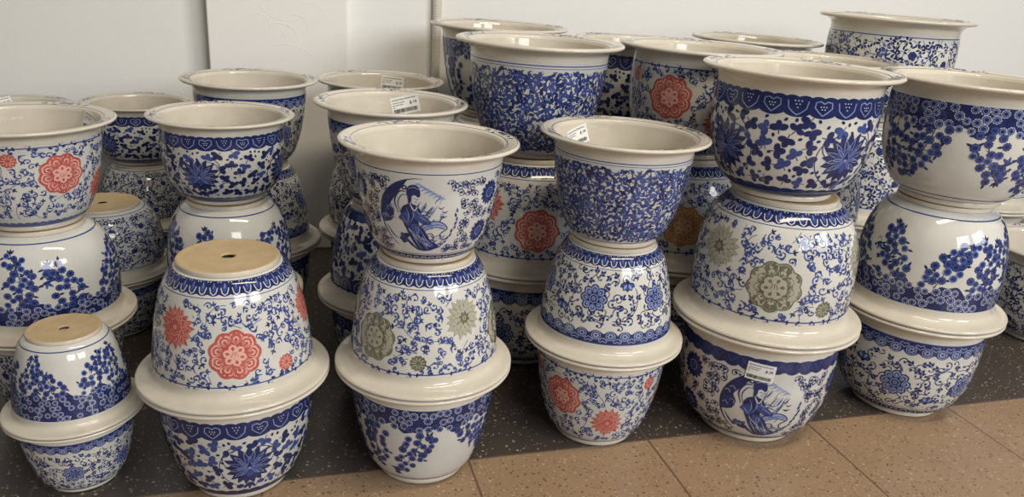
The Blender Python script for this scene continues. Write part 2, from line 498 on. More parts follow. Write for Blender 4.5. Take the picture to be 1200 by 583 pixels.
def d_border(L, seed, foot='lappets', n=6, dens=.108):
    """Border of flower roundels over outlined vines and round flowers."""
    P = Paint(L, seed); rg = P.rng
    medallion_border(P)
    y0 = .19 if foot == 'lappets' else .09
    if foot == 'lappets': lappets(P)
    elif foot == 'scallop':
        P.band(0, .08, NV, 0, upper=scallop(.07, .02, 40)); P.line(.035, .012, PL, 1)
    y1 = L - .25
    avoid = []
    for i in range(n):
        x = XW * i / n; avoid += [(x, y0 + (y1 - y0) * .52, .175), (x + XW / n / 2, y0 + (y1 - y0) * (.78 if i % 2 else .25), .10)]
    for a in avoid[::2]: mandala(P, *a)
    for (x, y, r) in avoid[1::2]:                                # side flowers seen in profile
        for k in range(5):
            a = PI / 2 + (k - 2) * .55
            P.petal(x, y - r * .4, a, 0, r * 1.15, r * .6, NV, 2, .65, 5); P.petal(x, y - r * .4, a, r * .2, r * 1.02, r * .38, PL if k % 2 else BL, 3, .65, 5)
        P.disc(x, y - r * .4, r * .28, NV, 4, 8)
    clear = lambda x, y, m=.015: all(math.hypot(wrapd(x, a), y - b) > r + m for a, b, r in avoid)
    for i in range(n):
        for s in (0, 1):
            x = XW * (i + .5 * s) / n
            pts = [q for q in P.curve(x, y0 + .05, PI / 2 - .9 + 1.8 * s, .8, 2.6 * (-1 if s else 1), 18, 1, .8) if clear(*q) and y0 < q[1] < y1]
            P.stroke(pts, .009, LN, 1)
    for (x, y) in P.spread(y0 + .02, y1, dens):
        if not clear(x, y): continue
        a = rg.uniform(0, TAU); sg = rg.choice((-1, 1))
        k = rg.random()
        if k < .6:                                               # three-lobed leaf with a pale vein
            for o, s in ((-.8, .7), (0, 1), (.8, .7)):
                P.leaf(x, y, a + o, .085 * s, .04 * s, NV, 1, .3 * sg)
            P.stroke([(x, y), (x + .055 * math.cos(a), y + .055 * math.sin(a))], .007, PL, 2)
            P.curl(x, y, a + PI, .12, sg * 3.6, .011, LN, 1)
        else:
            P.curl(x, y, a, .17, sg * 4.6, .014, NV, 1)
            P.leaf(x, y, a + 2.4, .06, .03, BL, 1)
    return P

def d_vine(L, seed, dens=.092, dots=11, foot=True):
    """Small pointed leaves and round berries scattered on fine stems."""
    P = Paint(L, seed); rg = P.rng
    P.line(L - .03, .012, BL, 0)
    if foot: P.line(.04, .016, BL, 0)
    y0, y1 = .075, L - .06
    for (x, y) in P.spread(y0, y1, .30):
        P.stroke([q for q in P.curve(x, y, rg.uniform(0, TAU), .45, rg.choice((-1, 1)) * rg.uniform(2, 4), 14, 1, .6) if y0 < q[1] < y1], .008, LN, 0)
    spots = []
    for i in range(dots):
        for j in range(2):
            x, y = XW * (i + .5 * j + rg.uniform(-.2, .2)) / dots, y0 + (y1 - y0) * (.28 + .45 * j + rg.uniform(-.1, .1))
            spots.append((x, y)); P.flower_shape(x, y, .052, 7, .15, NV, 2); P.ring(x, y, .026, .008, BL, 3, 9)
    for (x, y) in P.spread(y0 + .01, y1, dens):
        if any(math.hypot(wrapd(x, a), y - b) < .07 for a, b in spots): continue
        a = rg.uniform(0, TAU); c = NV if rg.random() < .75 else BL
        k = rg.choice((2, 3, 3, 5))
        for i in range(k):
            t = a + (i - (k - 1) / 2) * (.95 if k < 5 else 1.25)
            q = .012
            P.leaf(x + q * math.cos(t), y + q * math.sin(t), t, .056 * rg.uniform(.8, 1.2), .027, c, 1)
        P.stroke([(x, y), (x - .05 * math.cos(a), y - .05 * math.sin(a))], .007, LN, 1)
    return P

def lady(P, cx, cy, s):
    """Round picture panel: a robed woman with her hair up, standing by rocks in slanting rain, sash blowing to the side."""
    rg = P.rng
    A = lambda pts: [(cx + x * s, cy + y * s) for x, y in pts]
    def shape(pts, col, lay, c=None):
        n = len(pts); out = []
        for i in range(n):                                       # closed smooth outline
            a, b, d, e = (np.array(pts[(i + k) % n]) for k in (-1, 0, 1, 2))
            for t in (0, .34, .67): out.append(tuple(.5 * (2 * b + (d - a) * t + (2 * a - 5 * b + 4 * d - e) * t * t + (3 * b - a - 3 * d + e) * t ** 3)))
        P.poly(A(out), col, lay, None if c is None else (cx + c[0] * s, cy + c[1] * s))
    def line(pts, w, col, lay):
        if len(pts) > 2 and len(pts) < 14:
            k = len(pts); q = catmull(pts, 4)
            if hasattr(w, '__len__'): w = list(np.interp(np.linspace(0, k - 1, len(q)), range(k), w))
            pts = [tuple(p) for p in q]
        P.stroke(A(pts), w, col, lay)
    arc = lambda a0, a1, r, n=26: [(r * math.cos(a0 + (a1 - a0) * i / n), r * math.sin(a0 + (a1 - a0) * i / n)) for i in range(n + 1)]
    line(arc(1.5, 4.1, .99), [.004 + .022 * math.sin(PI * i / 26) for i in range(27)], NV, 1)
    # slanting rain and clouds, upper right
    for k in range(7):
        x, y = -.15 + .09 * k, .80 - .055 * k
        line([(x, y), (x + .12, y + .06), (x + .22, y + .03)], [.004, .03, .004], PL, 1)
    for k in range(34):
        x, y = rg.uniform(-.02, .62), rg.uniform(-.12, .62)
        if x * x + y * y > .72: continue
        q = rg.uniform(.12, .3)
        line([(x, y), (x - q * .28, y - q * .5), (x - q * .5, y - q)], [.003, rg.choice((.008, .014)), .003], BL if k % 3 else PL, 2)
    # rocks and leaning trunk at the rim
    shape(arc(1.85, 3.35, .97, 12) + [(-.70, -.12), (-.62, .12), (-.70, .30), (-.58, .50), (-.44, .72)], NV, 2, (-.80, .18))
    for k in range(12):
        x, y = rg.uniform(-.92, -.66), rg.uniform(-.1, .62)
        if x * x + y * y < .9: P.curl(cx + x * s, cy + y * s, rg.uniform(.8, 2.2), .085, rg.choice((-3, 3)), .010, PL if k % 2 else BL, 3, .6)
    line([(-.86, -.28), (-.72, -.50), (-.58, -.62)], [.008, .022, .008], BL, 2)
    for k in range(13): P.disc(cx + rg.uniform(-.60, -.30) * s, cy + rg.uniform(-.66, -.44) * s, rg.uniform(.018, .030), NV if k % 3 else BL, 2 + k % 2, 8)
    line([(-.40, -.50), (-.22, -.72), (.0, -.92)], [.02, .035, .006], NV, 2)
    # veil behind the head
    line([(-.50, .10), (-.58, .40), (-.46, .64), (-.30, .66)], [.006, .016, .016, .006], NV, 3)
    line([(-.44, .10), (-.50, .36), (-.40, .56), (-.28, .58)], [.004, .010, .010, .004], BL, 3)
    # robe: body, skirt and train
    shape([(-.36, .30), (-.20, .36), (-.02, .30), (.06, .12), (-.02, -.06), (.02, -.26), (-.14, -.40), (-.32, -.30), (-.40, -.08), (-.44, .14)], NV, 4, (-.2, .06))
    shape([(-.34, -.20), (-.14, -.24), (.04, -.20), (.20, -.42), (.30, -.60), (.52, -.76), (.30, -.90), (.02, -.90), (-.12, -.72), (-.24, -.50)], NV, 4, (.02, -.58))
    shape([(-.16, .18), (.04, .14), (.24, -.02), (.30, -.14), (.14, -.16), (-.02, -.06), (-.14, .02)], BL, 5, (.06, .0))
    shape([(-.40, .10), (-.28, .14), (-.20, -.04), (-.26, -.22), (-.40, -.10), (-.50, -.02)], BL, 5, (-.34, -.02))
    shape([(-.18, -.16), (.0, -.18), (.06, -.32), (-.06, -.46), (-.18, -.34)], BL, 5, (-.07, -.3))
    shape([(.06, -.52), (.22, -.58), (.40, -.74), (.24, -.80), (.08, -.70)], BL, 5, (.2, -.67))
    # blowing sash
    shape([(.02, -.22), (.20, -.10), (.42, -.06), (.60, -.12), (.70, -.24), (.56, -.24), (.40, -.22), (.22, -.28), (.06, -.38)], PL, 4, (.34, -.18))
    line([(.02, -.22), (.20, -.10), (.42, -.06), (.60, -.12), (.71, -.26), (.62, -.34), (.54, -.42), (.58, -.54), (.72, -.56)], .011, NV, 5)
    line([(.06, -.38), (.22, -.28), (.40, -.22), (.56, -.25), (.66, -.28)], .009, NV, 5)
    line([(.20, -.42), (.32, -.40), (.38, -.52), (.30, -.62), (.42, -.66)], .010, NV, 5)
    line([(.06, -.30), (.26, -.19), (.46, -.15), (.60, -.18)], [.003, .010, .010, .003], BL, 5)
    for pts in ([(-.30, .26), (-.24, .06), (-.30, -.16)], [(-.18, .28), (-.12, .10), (-.20, -.12)], [(-.04, .24), (-.02, .16), (.10, .06)], [(.0, .06), (.12, .0), (.24, -.10)],
                [(-.10, -.24), (.0, -.50), (.16, -.78)], [(-.22, -.34), (-.08, -.62), (.06, -.84)], [(.06, -.34), (.18, -.56), (.36, -.74)], [(-.42, .02), (-.36, -.06), (-.30, -.16)], [(-.08, -.22), (.0, -.28), (-.02, -.38)]):
        line(pts, [.003, .010, .003], PL, 6)
    line([(-.20, .34), (-.10, .20), (-.04, .30)], .012, WH, 6)
    for k in range(16):                                          # broken folds down the skirt
        t = k / 15; x0, y0 = -.26 + .5 * t + rg.uniform(-.05, .05), -.28 - .42 * t + rg.uniform(-.08, .08)
        line([(x0, y0), (x0 + .03, y0 - .07), (x0 + .09, y0 - .12)], [.003, .009, .003], PL if k % 3 else WH, 7)
    for k in range(8):                                           # loose ribbons and water at the hem
        x0, y0 = rg.uniform(.1, .45), rg.uniform(-.78, -.46)
        line([(x0, y0), (x0 + .1, y0 + .04), (x0 + .18, y0 - .02), (x0 + .24, y0 + .03)], [.003, .009, .009, .003], BL if k % 2 else PL, 3)
    # outstretched hands
    line([(.04, .16), (.14, .20), (.22, .15), (.30, .17)], .009, NV, 6); line([(.06, .10), (.18, .10), (.28, .05)], .009, NV, 6)
    # head: pale face, dark hair gathered high with a side bun
    P.disc(cx - .105 * s, cy + .47 * s, .115 * s, WH, 5, 14, .085 * s, 1.45)
    shape([(-.24, .36), (-.25, .52), (-.28, .62), (-.26, .76), (-.16, .84), (-.04, .82), (.02, .72), (.03, .58), (-.02, .54), (-.08, .59), (-.16, .56), (-.17, .44)], NV, 6, (-.16, .68))
    P.disc(cx - .33 * s, cy + .76 * s, .062 * s, NV, 6, 9); P.disc(cx - .33 * s, cy + .76 * s, .026 * s, WH, 7, 7)
    line([(-.24, .74), (-.12, .78), (.0, .74)], .006, PL, 7)
    line([(-.12, .505), (-.075, .51)], .006, LN, 7); line([(-.045, .50), (-.01, .495)], .006, LN, 7); line([(-.085, .42), (-.05, .42)], .008, LN, 7); line([(-.055, .49), (-.045, .455)], .005, LN, 7)
    line([(-.17, .40), (-.13, .35), (-.07, .34)], .006, LN, 6)
    # birds and a reed bank at the lower right edge
    for x, y in ((.52, .26), (.62, .16)):
        line([(x - .07, y + .05), (x, y), (x + .07, y + .05)], [.003, .014, .003], NV, 3)
    line([(.50, .08), (.58, .04), (.68, .07)], [.003, .022, .003], NV, 3)
    for k in range(11):
        a = -1.05 + .12 * k; r = .94 - .03 * (k % 2)
        P.leaf(cx + r * s * math.cos(a), cy + r * s * math.sin(a), a + PI / 2 + rg.uniform(-.3, .3), .06, .026, NV if k % 2 else BL, 2)
    line([(.30, -.84), (.52, -.70), (.70, -.54)], [.003, .014, .003], BL, 2); line([(.44, -.86), (.60, -.74)], [.003, .012], BL, 2)

def d_picture(L, seed, collar=False):
    P = Paint(L, seed); rg = P.rng
    key_band(P)
    if collar:
        lo = L - .145
        P.band(lo, L - .03, NV, 0, lower=scallop(lo + .015, .035, 34, False), upper=scallop(L - .03, .012, 34))
        for i in range(34):
            x = (i + .5) * XW / 34; P.stroke([(x - .05, L - .05), (x, lo + .03), (x + .05, L - .05)], .009, BL, 1)
    else: P.line(L - .03, .010, LN, 0)
    n = 3; avoid = []; top = L - (.17 if collar else .07); mid = (.13 + top) / 2; s = min(.46, (top - .13) / 2)
    for i in range(n):
        x = XW * i / n; lady(P, x, mid, s); avoid.append((x, mid, s))
        for dx, dy in ((.5, .24), (.5, -.22)):
            f = (x + XW / n * dx + (.03 if dy > 0 else -.03), mid + dy, .15); avoid.append(f)
            P.flower_shape(f[0], f[1], .15, 15, .22, NV, 2, 0, True, 4); P.ring(f[0], f[1], .055, .009, PL, 3, 12); P.disc(f[0], f[1], .035, BL, 3, 9)
            for k in range(15):
                a = TAU * k / 15; P.stroke([(f[0] + q * math.cos(a), f[1] + q * math.sin(a)) for q in (.065, .12)], [.014, .004], BL, 4)
    clear = lambda x, y, m: all(math.hypot(wrapd(x, a), y - b) > r + m for a, b, r in avoid)
    def inside(x, y): return .125 < y < top and clear(x, y, .012)
    for (x, y) in P.spread(.14, top, .088, .25):
        if not inside(x, y): continue
        for _ in range(4):
            a = rg.uniform(0, TAU); sg = rg.choice((-1, 1))
            pts = P.curve(x, y, a, .19, sg * 5.4, 12, 1.2, .2)
            if all(inside(*q) for q in pts): break
        else: continue
        P.stroke(pts, [.004 + .007 * math.sin(PI * min(1, i / 12 + .1)) for i in range(13)], NV, 1); P.disc(pts[-1][0], pts[-1][1], .015, NV, 1, 7)
        for k in (0, 3):
            q = (pts[k][0] + .026 * math.cos(a + 2 * sg), pts[k][1] + .026 * math.sin(a + 2 * sg))
            if inside(*q): P.disc(q[0], q[1], .014, NV if k else BL, 1, 7)
    return P

# ------------------------------------------------------------------ meshes
SEG = 112

def set_normals(me, nrm):
    me.polygons.foreach_set('use_smooth', np.ones(len(me.polygons), dtype=bool))
    me.normals_split_custom_set_from_vertices([tuple(v) for v in nrm])

def lathe_arrays(prof, closed_profile=False, seg=SEG):
    """prof: list of (z, r); returns verts, faces and smooth normals. Faces look to the left of the direction of travel."""
    p = np.array(prof, float); n = len(p)
    d = np.gradient(p, axis=0)
    nr, nz = d[:, 0], -d[:, 1]
    k = np.hypot(nr, nz); k[k == 0] = 1; nr, nz = nr / k, nz / k
    u = np.arange(seg) / seg * TAU
    cu, su = np.cos(u), np.sin(u)
    V = np.stack([np.outer(p[:, 1], cu), np.outer(p[:, 1], su), np.repeat(p[:, :1], seg, 1)], 2).reshape(-1, 3)
    N = np.stack([np.outer(nr, cu), np.outer(nr, su), np.repeat(nz[:, None], seg, 1)], 2).reshape(-1, 3)
    F = []
    for i in range(n - 1):
        for j in range(seg):
            a, b = i * seg + j, i * seg + (j + 1) % seg
            F.append((a, b, b + seg, a + seg))
    return V, F, N

BODY_CACHE = {}
def body_mesh(name, prof, paint, flower):
    S = SURF[prof]
    outer = [(z * H0, r) for z, r in S.curve]
    V, F, N = lathe_arrays(outer)
    inner = catmull([(.95, .812), (.80, .785), (.60, .755), (.40, .70), (.24, .63), (.14, .56), (.095, .48), (.08, .40), (.075, .2), (.075, .075), (.045, .07)], 3)
    V2, F2, N2 = lathe_arrays([(z * H0, r) for z, r in inner])
    F2 = [tuple(i + len(V) for i in f) for f in F2]
    pv = np.array(paint.v)
    PV, PN = S.at(pv[:, 0], pv[:, 1], .0011 + .0009 * pv[:, 2])
    b = len(V) + len(V2)
    # every painted face looks outward
    faces = []
    for f in paint.f:
        a = 0.0
        for i in range(len(f)):
            p, q = paint.v[f[i]], paint.v[f[(i + 1) % len(f)]]; x0 = paint.v[f[0]][0]
            a += wrapd(p[0], x0) * q[1] - p[1] * wrapd(q[0], x0)
        g = tuple(b + i for i in f)
        faces.append(g if a >= 0 else g[::-1])
    me = bpy.data.meshes.new(name)
    me.from_pydata(np.vstack([V, V2, PV]).tolist(), [], F + F2 + faces)
    fa, fb = flower
    for m in (M_GLAZE, M_NAVY, M_BLUE, M_PALE, M_WHITE, fa, fb, M_LINE, M_INSIDE): me.materials.append(m)
    me.polygons.foreach_set('material_index', np.array([0] * len(F) + [8] * len(F2) + paint.m, dtype=np.int32))
    set_normals(me, np.vstack([N, N2, PN]))
    return me

def rim_mesh(prof, seed):
    """Flared collar, rolled lip and flat upper face with painted sprigs."""
    r0 = PROF[prof][-1][1]
    pr = catmull([(.86, r0), (.895, r0 + .002), (.925, r0 + .018), (.945, r0 + .055), (.957, .93), (.962, .965), (.968, .988), (.978, .999), (.988, .999),
                  (.997, .988), (1.0, .972), (.999, .94), (.992, .89), (.984, .85), (.975, .828), (.95, .812)], 3)
    V, F, N = lathe_arrays([(z * H0, r) for z, r in pr])
    P = Paint(1, seed); rg = P.rng
    ang = lambda r, a: (r * math.cos(a), r * math.sin(a))
    for r in (.862,):
        P.stroke([ang(r, TAU * i / 100) for i in range(101)], .008, BL, 0)
    P.stroke([ang(.972, TAU * i / 100) for i in range(101)], .004, LN, 0)
    for k in range(4):
        a0 = TAU * (k + .35) / 4
        for i in range(13):
            a = a0 + (i - 6) * .052; r = .915 + rg.uniform(-.022, .022)
            x, y = ang(r, a); t = rg.uniform(0, TAU)
            if abs(i - 6) < 2: P.flower_shape(x, y, .026, 6, .25, BL, 1)
            elif i % 2: P.leaf(x, y, t, .05, .022, LN, 0)
            P.curl(x, y, t, .06, rg.choice((-4, 4)), .008, LN, 0)
    zs = [p[0] for p in pr[::-1]]; rs = [p[1] for p in pr[::-1]]
    top = [(r, z) for z, r in pr if z > .97][1:]; top.sort()
    tr = np.array([t[0] for t in top]); tz = np.array([t[1] for t in top]) * H0
    pv = np.array(P.v); rr = np.hypot(pv[:, 0], pv[:, 1])
    PV = np.stack([pv[:, 0], pv[:, 1], np.interp(rr, tr, tz) + .002 + .0009 * pv[:, 2]], 1)
    PN = np.repeat([[0, 0, 1.0]], len(PV), 0)
    b = len(V); faces = []
    for f in P.f:
        a = sum(P.v[f[i]][0] * P.v[f[(i + 1) % len(f)]][1] - P.v[f[i]][1] * P.v[f[(i + 1) % len(f)]][0] for i in range(len(f)))
        g = tuple(b + i for i in f); faces.append(g if a >= 0 else g[::-1])
    me = bpy.data.meshes.new('rim')
    me.from_pydata(np.vstack([V, PV]).tolist(), [], F + faces)
    for m in (M_RIM, M_NAVY, M_BLUE, M_PALE, M_WHITE, M_CORAL, M_CORAL2, M_LINE): me.materials.append(m)
    me.polygons.foreach_set('material_index', np.array([0] * len(F) + P.m, dtype=np.int32))
    set_normals(me, np.vstack([N, PN]))
    return me

def foot_mesh(prof):
    r = PROF[prof][0][1]
    pts = [(.02, .068), (.012, .07), (.006, .078), (.006, .12), (.005, r - .09), (.003, r - .06), (.0, r - .04), (.0, r - .015), (.004, r - .004), (.010, r + .001), (.03, r + .002), (.043, r + .001), (.0455, r - .012)]
    V, F, N = lathe_arrays([(z * H0, q) for z, q in pts])
    me = bpy.data.meshes.new('foot'); me.from_pydata(V.tolist(), [], F); me.materials.append(M_BISC); me.materials.append(M_RIM)
    me.polygons.foreach_set('material_index', np.array([1 if i // SEG >= 8 else 0 for i in range(len(F))], dtype=np.int32))
    set_normals(me, N)
    return me

COR, OLI, OCH = (M_CORAL, M_CORAL2), (M_OLIVE, M_OLIVE2), (M_OCHRE, M_OCHRE2)
DESIGN = {   # key: (painter, profile, flower colours)
 'red':        (lambda L: d_flowers(L, 11), 'tapered', COR),
 'red_plain':  (lambda L: d_flowers(L, 12, 'line'), 'tapered', COR),
 'red_band':   (lambda L: d_flowers(L, 13, 'band'), 'tapered', COR),
 'red_round':  (lambda L: d_flowers(L, 14), 'round', COR),
 'ochre':      (lambda L: d_flowers(L, 15), 'round', OCH),
 'olive':      (lambda L: d_flowers(L, 16, pale=True), 'tapered', OLI),
 'olive_round':(lambda L: d_flowers(L, 17, pale=True), 'round', OLI),
 'lotus':      (lambda L: d_lotus(L, 21), 'tapered', COR),
 'lotus_round':(lambda L: d_lotus(L, 22), 'round', COR),
 'prunus':     (lambda L: d_prunus(L, 31), 'tapered', COR),
 'prunus_full':(lambda L: d_prunus(L, 32, .38, 11, 1.15), 'tapered', COR),
 'prunus_round':(lambda L: d_prunus(L, 33, .25, 10, 1.15), 'round', COR),
 'prunus_bowl':(lambda L: d_prunus(L, 34, .26, 10, 1.12), 'round', COR),
 'damask':     (lambda L: d_damask(L, 41), 'tapered', COR),
 'border':     (lambda L: d_border(L, 51, 'scallop'), 'tapered', COR),
 'border_lap': (lambda L: d_border(L, 52, 'lappets'), 'tapered', COR),
 'border_round':(lambda L: d_border(L, 53, 'lappets'), 'round', COR),
 'vine':       (lambda L: d_vine(L, 61), 'round', COR),
 'vine_tall':  (lambda L: d_vine(L, 62), 'tapered', COR),
 'picture':    (lambda L: d_picture(L, 71), 'tapered', COR),
 'picture_collar':(lambda L: d_picture(L, 72, True), 'round', COR),
}
RIMS = {k: rim_mesh(k, i + 3) for i, k in enumerate(PROF)}
FEET = {k: foot_mesh(k) for k in PROF}

# one pattern pot of each kind, with its parts; the others are copies of it
def obj(name, me, parent=None):
    o = bpy.data.objects.new(name, me); COL.objects.link(o)
    if parent: o.parent = parent
    return o

PROTO = {}
def copy_tree(root):
    c = root.copy(); COL.objects.link(c)
    for ch in list(root.children):
        d = ch.copy(); COL.objects.link(d); d.parent = c
    return c

USED = set()
def make_pot(design):
    if design not in PROTO:
        painter, prof, fl = DESIGN[design]
        root = obj('plant_pot', None)
        me = body_mesh('pot_body_' + design, prof, painter(SURF[prof].L), fl)
        obj('body', me, root); obj('rim', RIMS[prof], root); obj('foot', FEET[prof], root)
        PROTO[design] = root
    if design not in USED:
        USED.add(design); return PROTO[design]
    return copy_tree(PROTO[design])

def pot(design, X, Y, z, R, H, up, spin, label, group):
    """z: height of the rim face (inverted pot) or of the foot (upright pot)."""
    o = make_pot(design)
    face = math.atan2(-Y, -X)
    o.rotation_mode = 'XYZ'
    if up:
        o.location = (X, Y, z); o.rotation_euler = (0, 0, face - spin)
        for c in o.children: c.location = (0, 0, 0)
    else:                                                        # stands on its rim
        o.location = (X, Y, z)
        o.rotation_euler = (PI, 0, face + spin)
        for c in o.children: c.location = (0, 0, -H0)
    o.scale = (R, R, H / H0)
    o['label'] = label; o['category'] = 'plant pot'
    if group: o['group'] = group
    o['design'] = design
    return o

# ------------------------------------------------------------------ price tags
def text_mesh(s, size, align='LEFT'):
    cu = bpy.data.curves.new('t', 'FONT'); cu.body = s; cu.size = size; cu.align_x = align; cu.resolution_u = 2; cu.offset = size * .012
    o = bpy.data.objects.new('t', cu); COL.objects.link(o)
    dg = bpy.context.evaluated_depsgraph_get()
    me = bpy.data.meshes.new_from_object(o.evaluated_get(dg))
    v = [tuple(q.co) for q in me.vertices]; f = [tuple(p.vertices) for p in me.polygons]
    bpy.data.objects.remove(o); bpy.data.curves.remove(cu); bpy.data.meshes.remove(me)
    return v, f

def price_tag(p, price, ang, zf, tilt, inside, w=.052, h=.033):
    """A paper sticker that follows the wall of pot p; ang is measured from the side that faces the camera."""
    R = p.scale[0]; sz = p.scale[2]
    face = math.atan2(-p.location.y, -p.location.x)
    spin_u = face + ang - p.rotation_euler.z                    # angle in the pot's own space
    prof = DESIGN[p['design']][1]; S = SURF[prof]
    if inside:
        zs, rs = [.24, .40, .60, .80, .95], [.63, .70, .755, .785, .812]
    ct, st = math.cos(tilt), math.sin(tilt)
    def place(a, b, off):
        a, b = a * ct - b * st, a * st + b * ct
        z = zf * H0 + b / sz
        r = np.interp(z / H0, zs, rs) if inside else np.interp(z, S.z, S.r)
        q = (r - off) if inside else (r + off)
        u = spin_u + (-1 if inside else 1) * a / (r * R)
        return (q * math.cos(u), q * math.sin(u), z)
    lift = .012 if not inside else .006
    V, F = [], []
    nx, ny = 8, 5
    for side in (lift, lift - .003):
        for j in range(ny + 1):
            for i in range(nx + 1): V.append(place(w * (i / nx - .5), h * (j / ny - .5), side))
    k = (nx + 1) * (ny + 1)
    for j in range(ny):
        for i in range(nx):
            a = j * (nx + 1) + i; F.append((a, a + 1, a + nx + 2, a + nx + 1)); F.append((k + a, k + a + nx + 1, k + a + nx + 2, k + a + 1))
    edge = [i for i in range(nx + 1)] + [j * (nx + 1) + nx for j in range(1, ny + 1)] + [ny * (nx + 1) + i for i in range(nx - 1, -1, -1)] + [j * (nx + 1) for j in range(ny - 1, 0, -1)]
    for i in range(len(edge)):
        a, b = edge[i], edge[(i + 1) % len(edge)]; F.append((a, b, b + k, a + k))
    me = bpy.data.meshes.new('price_tag'); me.from_pydata(V, [], F); me.materials.append(M_PAPER)
    t = obj('price_tag', me, p); t['label'] = 'white paper price tag'
    V, F = [], []
    def write(s, size, x, y, align='LEFT', wide=1.0):
        v, f = text_mesh(s, size, align); b = len(V)
        V.extend(place(x + q[0] * wide, y + q[1], lift + .0035) for q in v); F.extend(tuple(b + i for i in g) for g in f)
    u = w / .052
    write('Gardenia Home Garden Decor', .0041 * u, -w / 2 + .0025 * u, h / 2 - .0055 * u, wide=.86)
    write('Oriental Ceramic', .0032 * u, -w / 2 + .0025 * u, h / 2 - .0105 * u)
    write('Blue and white', .0032 * u, -w / 2 + .0025 * u, h / 2 - .0145 * u)
    write('Pot', .0032 * u, -w / 2 + .0025 * u, h / 2 - .0185 * u)
    write('$ ' + price, .0076 * u, w / 2 - .004 * u, h / 2 - .0155 * u, 'RIGHT')
    me = bpy.data.meshes.new('lettering'); me.from_pydata(V, [], F); me.materials.append(M_INK)
    obj('lettering', me, t)
    V, F = [], []; rg = random.Random(5); x = -w / 2 + .003 * u
    while x < w / 2 - .004 * u:
        bw = rg.choice((.0005, .0008, .0013)) * u; b = len(V)
        y0, y1 = -h / 2 + .0035 * u, -h / 2 + .0105 * u
        V.extend(place(*q, lift + .0035) for q in ((x, y0), (x + bw, y0), (x + bw, y1), (x, y1))); F.append((b, b + 1, b + 2, b + 3))
        x += bw + rg.choice((.0005, .0009)) * u
    me = bpy.data.meshes.new('barcode'); me.from_pydata(V, [], F); me.materials.append(M_INK)
    obj('barcode', me, t)
    return t

# ------------------------------------------------------------------ the stacks
GAP = .0012
def stack(X, Y, group, *pots):
    """pots: (design, R, H, spin, label[, dx, dy]) from the floor upwards: upright, inverted, upright."""
    z = 0.0; out = []
    for i, q in enumerate(pots):
        d, R, H, spin, label = q[:5]; dx, dy = (q[5:7] if len(q) > 5 else (0, 0))
        if i != 1: out.append(pot(d, X + dx, Y + dy, z + GAP, R, H, True, spin, label, group))
        else: out.append(pot(d, X + dx, Y + dy, z + GAP, R, H, False, spin, label, group))
        z += H + GAP
    return out

A = 'stacked blue and white plant pots'
STACKS = {}
STACKS['front1'] = stack(-.693, 1.097, A,
  ('border', .104, .130, .2, 'smallest upright pot, flower-roundel border, at the bottom of the smallest stack'),
  ('prunus_full', .104, .140, .3, 'smallest upside-down pot with drain hole showing, dense blue blossoms on its lower half'))
STACKS['front2'] = stack(-.439, 1.131, A,
  ('lotus', .150, .200, -.1, 'dark lotus pot under the upside-down pot with red flowers and open drain hole'),
  ('red', .150, .197, .0, 'upside-down pot with red flowers, drain hole showing, second stack of the front row'))
STACKS['front3'] = stack(-.139, 1.202, A,
  ('prunus', .150, .204, .0, 'white pot with hanging blue blossoms on the floor under an olive-flowered pot'),
  ('olive', .150, .198, -.72, 'upside-down olive-flowered pot under the upright pot with the robed lady'),
  ('picture', .141, .184, .12, 'upright pot with a round picture of a robed lady, topmost of its stack'))
STACKS['front4'] = stack(.183, 1.352, A,
  ('red_plain', .149, .205, .55, 'red-flowered upright pot standing on the floor near the dark tile edge'),
  ('border_lap', .149, .192, .85, 'upside-down pot with roundel border and blue mandala flowers under an all-over scroll pot'),
  ('damask', .148, .190, .0, 'medium upright pot covered in fine blue hooked scrolls, topmost of its stack'))
p4 = STACKS['front4'][2]
STACKS['front5'] = stack(.502, 1.419, A,
  ('picture_collar', .178, .243, -.2, 'upright pot on the floor with a $29 tag above a robed lady picture'),
  ('olive_round', .178, .242, .07, 'large upside-down pot with olive flowers under the big lotus pot'),
  ('lotus_round', .171, .224, -.75, 'large upright pot with big blue lotus and heart collar, topmost', -.012, .004))
STACKS['front6'] = stack(.868, 1.548, A,
  ('border_round', .166, .229, .02, 'large upright pot with round mandala flower on the floor, last of the front row'),
  ('prunus_round', .166, .233, .2, 'large upside-down white pot, blossoms rising from its dark lower band'),
  ('prunus_bowl', .176, .236, .3, 'large upright pot, dark blossom band under its rim, last of the front row', .006, .0))
STACKS['left1'] = stack(-.855, 1.32, A,
  ('vine_tall', .148, .183, .0, 'mostly hidden dark vine pot on the floor behind the smallest stack'),
  ('prunus_bowl', .148, .183, .9, 'upside-down white blossom pot with blue ring near its foot behind the smallest stack'),
  ('red_band', .148, .184, -.42, 'upright red-flowered pot with blue foot band above a white blossom pot'))
STACKS['left2'] = stack(-.566, 1.47, A,
  ('border', .140, .191, .0, 'hidden floor pot at the base of the stack behind the red-flowered one'),
  ('prunus_round', .140, .195, .35, 'pale upside-down blossom pot peeking out above the upside-down red-flowered pot'),
  ('lotus_round', .134, .163, .42, 'shallow dark lotus pot, upright, standing above the red-flowered drain-hole pot'))
STACKS['left3'] = stack(-.909, 1.64, A,
  ('border', .141, .150, .0, 'hidden floor pot under the upside-down vine pot with drain hole'),
  ('vine', .141, .150, .2, 'upside-down vine pot with its drain hole showing, between two taller stacks'))
STACKS['backA'] = stack(-.975, 1.98, A,
  ('border', .133, .154, .0, 'hidden floor pot at the base of the stack by the wall recess'),
  ('vine', .133, .155, .5, 'upside-down vine pot under the dark lotus pot near the wall'),
  ('lotus_round', .133, .154, .8, 'dark lotus pot beside the wall pier, partly behind another lotus pot'))
